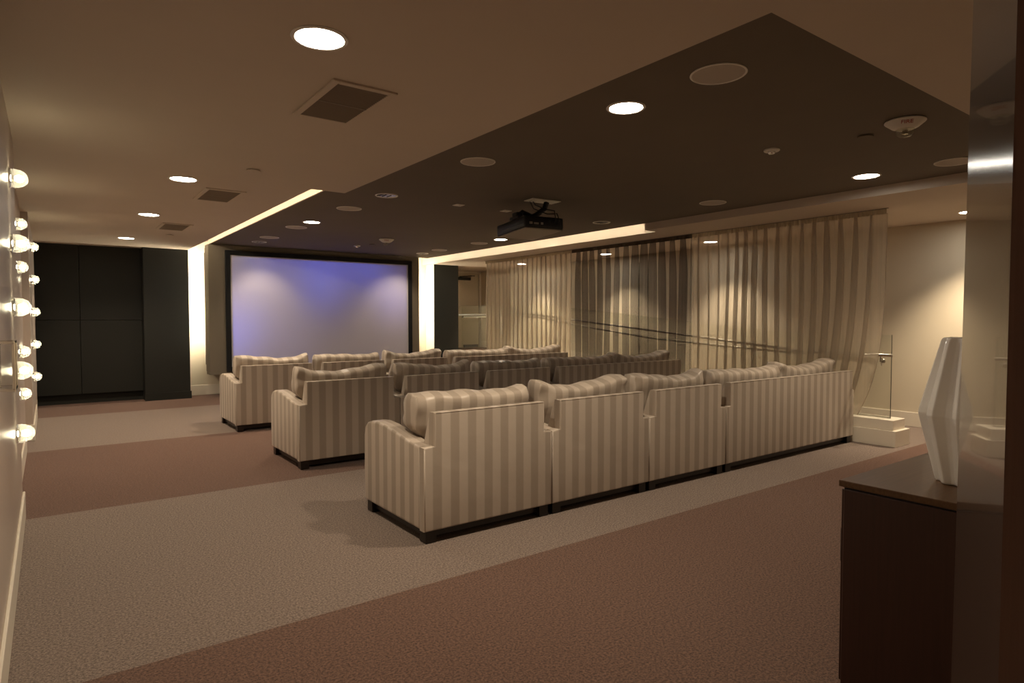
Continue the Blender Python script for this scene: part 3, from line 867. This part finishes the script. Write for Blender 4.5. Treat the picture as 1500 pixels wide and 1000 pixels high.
vs = empty('vase', (2.913, .912, H), R(9), 'tall white faceted ceramic vase standing on the dark sideboard', 'vase')
bm = B()
prof = [(.0, .0), (.100, .0), (.106, .006), (.165, .252), (.169, .272), (.165, .295), (.098, .560), (.092, .574), (.080, .578), (.070, .570), (.07, .54), (.12, .30), (.0, .28)]
n = 9
rings = []
for r, z in prof:
    if r == 0: rings.append([bm.verts.new((0, 0, z))]); continue
    ring = []
    for i in range(n):
        a = 2*math.pi*(i+.5)/n
        # folded walls: a blunt ridge, then a valley
        for da, k in ((-.26, 1.0), (.26, 1.0), (.80, .83), (1.20, .83)):
            if da == .80: ring.append(bm.verts.new((r*k*math.cos(a+da*math.pi/n), r*k*math.sin(a+da*math.pi/n), z)))
            elif da == 1.20: ring.append(bm.verts.new((r*k*math.cos(a+da*math.pi/n), r*k*math.sin(a+da*math.pi/n), z)))
            else: ring.append(bm.verts.new((r*math.cos(a+da*math.pi/n), r*math.sin(a+da*math.pi/n), z)))
    rings.append(ring)
for a, b in zip(rings, rings[1:]):
    m_ = 4*n
    for i in range(m_):
        j = (i+1) % m_
        if len(a) == 1: bm.faces.new((a[0], b[j], b[i]))
        elif len(b) == 1: bm.faces.new((a[i], a[j], b[0]))
        else: bm.faces.new((a[i], a[j], b[j], b[i]))
bmesh.ops.recalc_face_normals(bm, faces=bm.faces[:])
ve = obj('vase_body', bm, M['ceramic'], vs)
md = ve.modifiers.new('soft_edges', 'BEVEL'); md.width = .004; md.segments = 2; md.limit_method = 'ANGLE'; md.angle_limit = R(12)

# ------------------------------------------------------------------ dark door leaf and jamb at the doorway
def pol(r, ang): return (r*math.sin(R(ang)), r*math.cos(R(ang)))
A = pol(1.0, 71.62); Bn = pol(.26, 74.1)
def leaf(bm, A, Bn, th, z0, z1, lean):
    a, b = Vector(A), Vector(Bn); d = (a-b).normalized(); nrm = Vector((d.y, -d.x))   # away from the camera side
    if nrm.y > 0: nrm = -nrm
    pts = [a, b, b+nrm*th, a+nrm*th]
    lo = [bm.verts.new((p.x, p.y, z0)) for p in pts]
    hi = [bm.verts.new((p.x+nrm.x*lean, p.y+nrm.y*lean, z1)) for p in pts]
    bm.faces.new(lo); bm.faces.new(hi[::-1])
    for i in range(4):
        j = (i+1) % 4
        bm.faces.new((lo[i], lo[j], hi[j], hi[i]))
    bmesh.ops.recalc_face_normals(bm, faces=bm.faces[:])
    return bm
dr = struct('door_1', leaf(B(), A, Bn, .045, .01, 2.79, .016), M['wood'])
bm = B(); box(bm, .246, .262, .03, .067, 0, 2.8); struct('trim_8', bm, M['wood2'])
bm = B(); box(bm, .25, .34, -.15, .052, 0, 2.8); struct('trim_9', bm, M['wood2'])

# ------------------------------------------------------------------ world, camera, colour management
w = bpy.data.worlds.new('World'); scn.world = w; w.use_nodes = True
w.node_tree.nodes['Background'].inputs[0].default_value = (.9, .75, .55, 1)
w.node_tree.nodes['Background'].inputs[1].default_value = .02

cam = bpy.data.cameras.new('Camera'); co = bpy.data.objects.new('Camera', cam); COL.objects.link(co)
cam.sensor_width = 36; cam.lens = 36*920/1500; cam.clip_start = .01
co.location = (0, 0, 1.5); co.rotation_euler = (R(90-2.0543), 0, R(-36.4516))
scn.camera = co
vsn = scn.view_settings
vsn.view_transform = 'Standard'; vsn.look = 'None'; vsn.gamma = 1; vsn.exposure = 1.14; vsn.use_curve_mapping = False
cy = scn.cycles
cy.use_denoising = True
cy.max_bounces = 10; cy.diffuse_bounces = 5; cy.glossy_bounces = 4; cy.transmission_bounces = 6; cy.transparent_max_bounces = 40
cy.caustics_reflective = False; cy.caustics_refractive = False
cy.sample_clamp_indirect = 6
